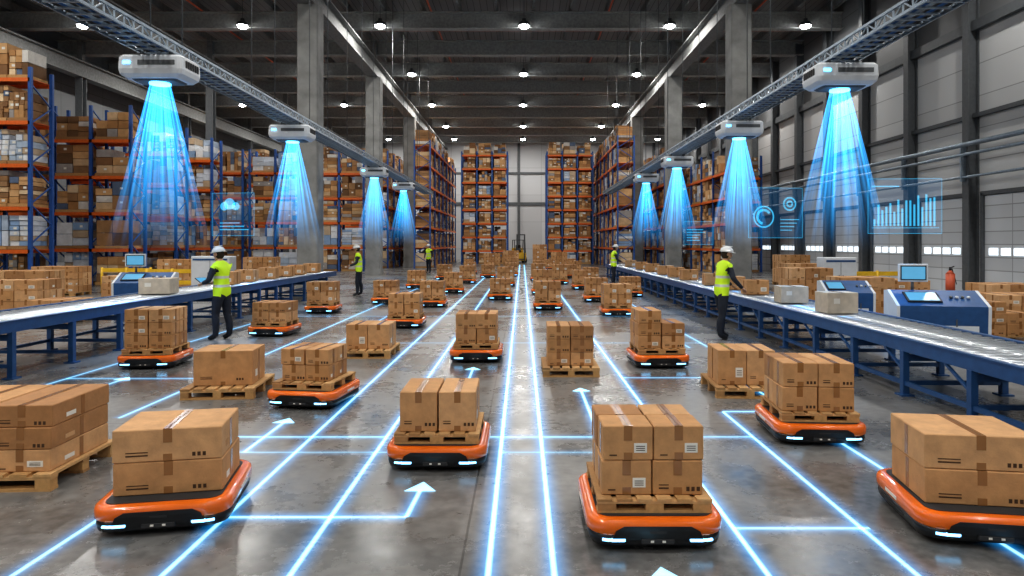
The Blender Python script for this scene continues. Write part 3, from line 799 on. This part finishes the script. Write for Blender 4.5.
def worker(loc,heading,armL,armR,lean=0.0,stride=0.06,look=0.0,tablet=False,hair=True):
    e=empty('warehouse_worker',loc,heading)
    J={'pel':(0,0,.94),'wai':(0.01+lean*.2,0,1.08),'che':(0.01+lean*.6,0,1.27),'upc':(0.0+lean,0,1.41),'nek':(0.015+lean*1.1,0,1.50),'hed':(0.03+lean*1.2,0,1.565)}
    R={'pel':.145,'wai':.138,'che':.155,'upc':.12,'nek':.06,'hed':.052}
    E=[('pel','wai'),('wai','che'),('che','upc'),('upc','nek'),('nek','hed')]
    for s_,nm,st in ((1,'l',stride),(-1,'r',-stride)):
        J.update({'hip'+nm:(0,s_*.095,.86),'thi'+nm:(st*.4+.01,s_*.105,.68),'kne'+nm:(st*.7+.025,s_*.11,.48),'cal'+nm:(st-.01,s_*.115,.32),'ank'+nm:(st-.01,s_*.12,.10),'bal'+nm:(st+.09,s_*.13,.045),'toe'+nm:(st+.15,s_*.135,.04)})
        R.update({'hip'+nm:.105,'thi'+nm:.096,'kne'+nm:.072,'cal'+nm:.072,'ank'+nm:.056,'bal'+nm:.048,'toe'+nm:.036})
        E+=[('pel','hip'+nm),('hip'+nm,'thi'+nm),('thi'+nm,'kne'+nm),('kne'+nm,'cal'+nm),('cal'+nm,'ank'+nm),('ank'+nm,'bal'+nm),('bal'+nm,'toe'+nm)]
        el,wr=(armL if s_>0 else armR)
        sh=(lean,s_*.18,1.41)
        J.update({'sho'+nm:sh,'elb'+nm:el,'wri'+nm:wr}); R.update({'sho'+nm:.074,'elb'+nm:.052,'wri'+nm:.035})
        J['bic'+nm]=tuple((a+b_)/2 for a,b_ in zip(sh,el)); R['bic'+nm]=.062
        E+=[('upc','sho'+nm),('sho'+nm,'bic'+nm),('bic'+nm,'elb'+nm),('elb'+nm,'wri'+nm)]
    ks=list(J); ix={k:i for i,k in enumerate(ks)}
    me=skin_eval([J[k] for k in ks],[(ix[a],ix[b_]) for a,b_ in E],[R[k] for k in ks],{0})
    me.materials.clear()
    for m in (M_vest,M_trou,M_slv,M_skin,M_black): me.materials.append(m)
    V={k:Vector(J[k]) for k in ks}
    for p in me.polygons:
        p.use_smooth=True
        best=min(E,key=lambda ed: segdist(p.center,V[ed[0]],V[ed[1]])-min(R[ed[0]],R[ed[1]])*0.9)
        a,c=best; pre=c[:3]
        if pre in('hip','thi','kne','cal'): mi=1
        elif pre in ('ank',): mi=1
        elif pre in('bal','toe'): mi=4
        elif pre in('bic','elb','wri'): mi=2
        elif pre=='hed' or (pre=='nek' and p.center.z>1.49): mi=3
        else: mi=0
        if mi==1 and p.center.z>.86: mi=0
        if mi==0 and p.center.z<.86: mi=1
        if p.center.z<.09: mi=4
        p.material_index=mi
    zm=min(v.co.z for v in me.vertices)
    for v in me.vertices: v.co.z -= zm if v.co.z<0.3 else 0
    put(me,'body',parent=e)
    hx=0.045+lean*1.25; hz=1.635
    b=MB([M_skin,M_hair,M_eye,M_lip,M_hat,M_label])
    b.M=Matrix.Translation((hx,0,hz))@Matrix.Rotation(math.radians(look),4,'Z')@Matrix.Rotation(math.radians(8),4,'Y')
    def hf(p):
        if p.z<0: k=1+0.28*p.z; return Vector((p.x*(1+0.12*p.z)+(0.10*-p.z if p.x>0 else 0),p.y*k,p.z))
        return p
    b.ell((0,0,0),(.097,.076,.118),M_skin,20,14,hf)
    b.ell((.10,0,-.02),(.018,.014,.022),M_skin,8,6); b.ell((.092,0,.004),(.012,.009,.03),M_skin,8,6)
    b.ell((.086,0,-.062),(.012,.026,.007),M_lip,10,6); b.ell((.08,0,-.1),(.02,.025,.018),M_skin,8,6)
    for s_ in (-1,1):
        b.ell((.084,s_*.03,.012),(.010,.013,.008),M_label,8,6); b.ell((.092,s_*.03,.012),(.005,.006,.006),M_eye,8,6)
        b.box((.088,s_*.032,.03),(.012,.03,.006),M_hair)
        b.ell((-.005,s_*.078,-.005),(.022,.010,.032),M_skin,10,8)
    b.ell((-.022,0,.0),(.09,.079,.105),M_hair,16,10)
    b.build('head',parent=e)
    h=MB([M_hat,M_grey]); h.M=b.M
    h.ell((-.005,0,.045),(.132,.112,.112),M_hat,24,8,None,0.5,1.0)
    h.loft([[(-.005+ (0.142 if math.cos(a)<0.2 else 0.142+0.045*(math.cos(a)-0.2))*math.cos(a),.12*math.sin(a),z) for a in [2*math.pi*i/24 for i in range(24)]] for z in (.036,.048)],M_hat)
    h.bev((-.005,0,.155),(.2,.03,.012),.005,M_hat)
    h.build('hard_hat',parent=e)
    for s_,(el,wr) in ((1,armL),(-1,armR)):
        w=Vector(wr); d=(w-Vector(el)).normalized(); side=d.cross(Vector((0,0,1)))
        side = side.normalized() if side.length>0.2 else Vector((1,0,0))
        pn=side.cross(d).normalized()
        vs=[];es=[];rs=[];roots=set()
        def chain(pts,rr):
            o=len(vs); roots.add(o)
            for i,(p,r) in enumerate(zip(pts,rr)):
                vs.append(tuple(p)); rs.append(r)
                if i: es.append((o+i-1,o+i))
        chain([w-d*.01,w+d*.035,w+d*.075],[(.028),(.034),(.032)])
        for i,(off,ln) in enumerate(((-.030,.062),(-.010,.074),(.011,.070),(.030,.054))):
            p=w+d*.075+side*off; dd=d-pn*.25
            p1=p+dd*ln*.45; p2=p1+(d-pn*.9).normalized()*ln*.32; p3=p2+(d*.6-pn).normalized()*ln*.25
            chain([p-d*.015,p1,p2,p3],[.010,.009,.0085,.007])
        tp=w+d*.03-side*s_*.028
        chain([tp,tp-side*s_*.025+d*.02-pn*.01,tp-side*s_*.035+d*.045-pn*.02],[.012,.011,.009])
        hm=skin_eval(vs,es,rs,roots,1); hm.materials.clear(); hm.materials.append(M_skin)
        for p in hm.polygons: p.use_smooth=True
        put(hm,'hand_l' if s_>0 else 'hand_r',parent=e)
    if tablet:
        t=MB([M_dark,M_screen]); t.M=Matrix.Translation((.43,0,1.12))@Matrix.Rotation(math.radians(-35),4,'Y')
        t.bev((0,0,0),(.2,.28,.015),.004,M_dark); t.box((0,0,.009),(.17,.25,.003),M_screen); t.build('tablet',parent=e)
    return e
worker((-5.75,13.1,0),165,((.10,.25,1.14),(.33,.14,1.08)),((.10,-.25,1.14),(.33,-.14,1.08)),lean=.03,tablet=True)
worker((3.85,13.2,0),15,((.12,.27,1.17),(.36,.2,1.02)),((.1,-.27,1.17),(.34,-.19,0.98)),lean=.06,stride=.09,look=-10)
worker((-5.75,24.1,0),190,((.08,.26,1.14),(.3,.18,1.05)),((.08,-.26,1.14),(.3,-.18,1.05)),lean=.03)
worker((3.95,29.5,0),10,((.08,.26,1.14),(.3,.18,1.05)),((.08,-.26,1.14),(.3,-.18,1.05)),lean=.04)
worker((-5.8,42.5,0),250,((.02,.26,1.13),(.12,.24,.92)),((.02,-.26,1.13),(.12,-.24,.92)))

# ------------------------------------------------------------------ world + camera
w=bpy.data.worlds.new('world'); S.world=w; w.use_nodes=True
w.node_tree.nodes['Background'].inputs[0].default_value=(0.5,0.6,0.7,1); w.node_tree.nodes['Background'].inputs[1].default_value=0.2
cd=bpy.data.cameras.new('camera'); cd.sensor_width=36; cd.lens=24.01; cd.shift_x=-10/1024; cd.shift_y=-45/1024; cd.clip_end=300
co=bpy.data.objects.new('camera',cd); COL.objects.link(co); co.location=(0,0,1.85); co.rotation_euler=(math.radians(90),0,0)
S.camera=co
try:
    S.view_settings.view_transform='Standard'; S.view_settings.look='None'
    S.view_settings.look='Medium High Contrast'
except Exception: pass
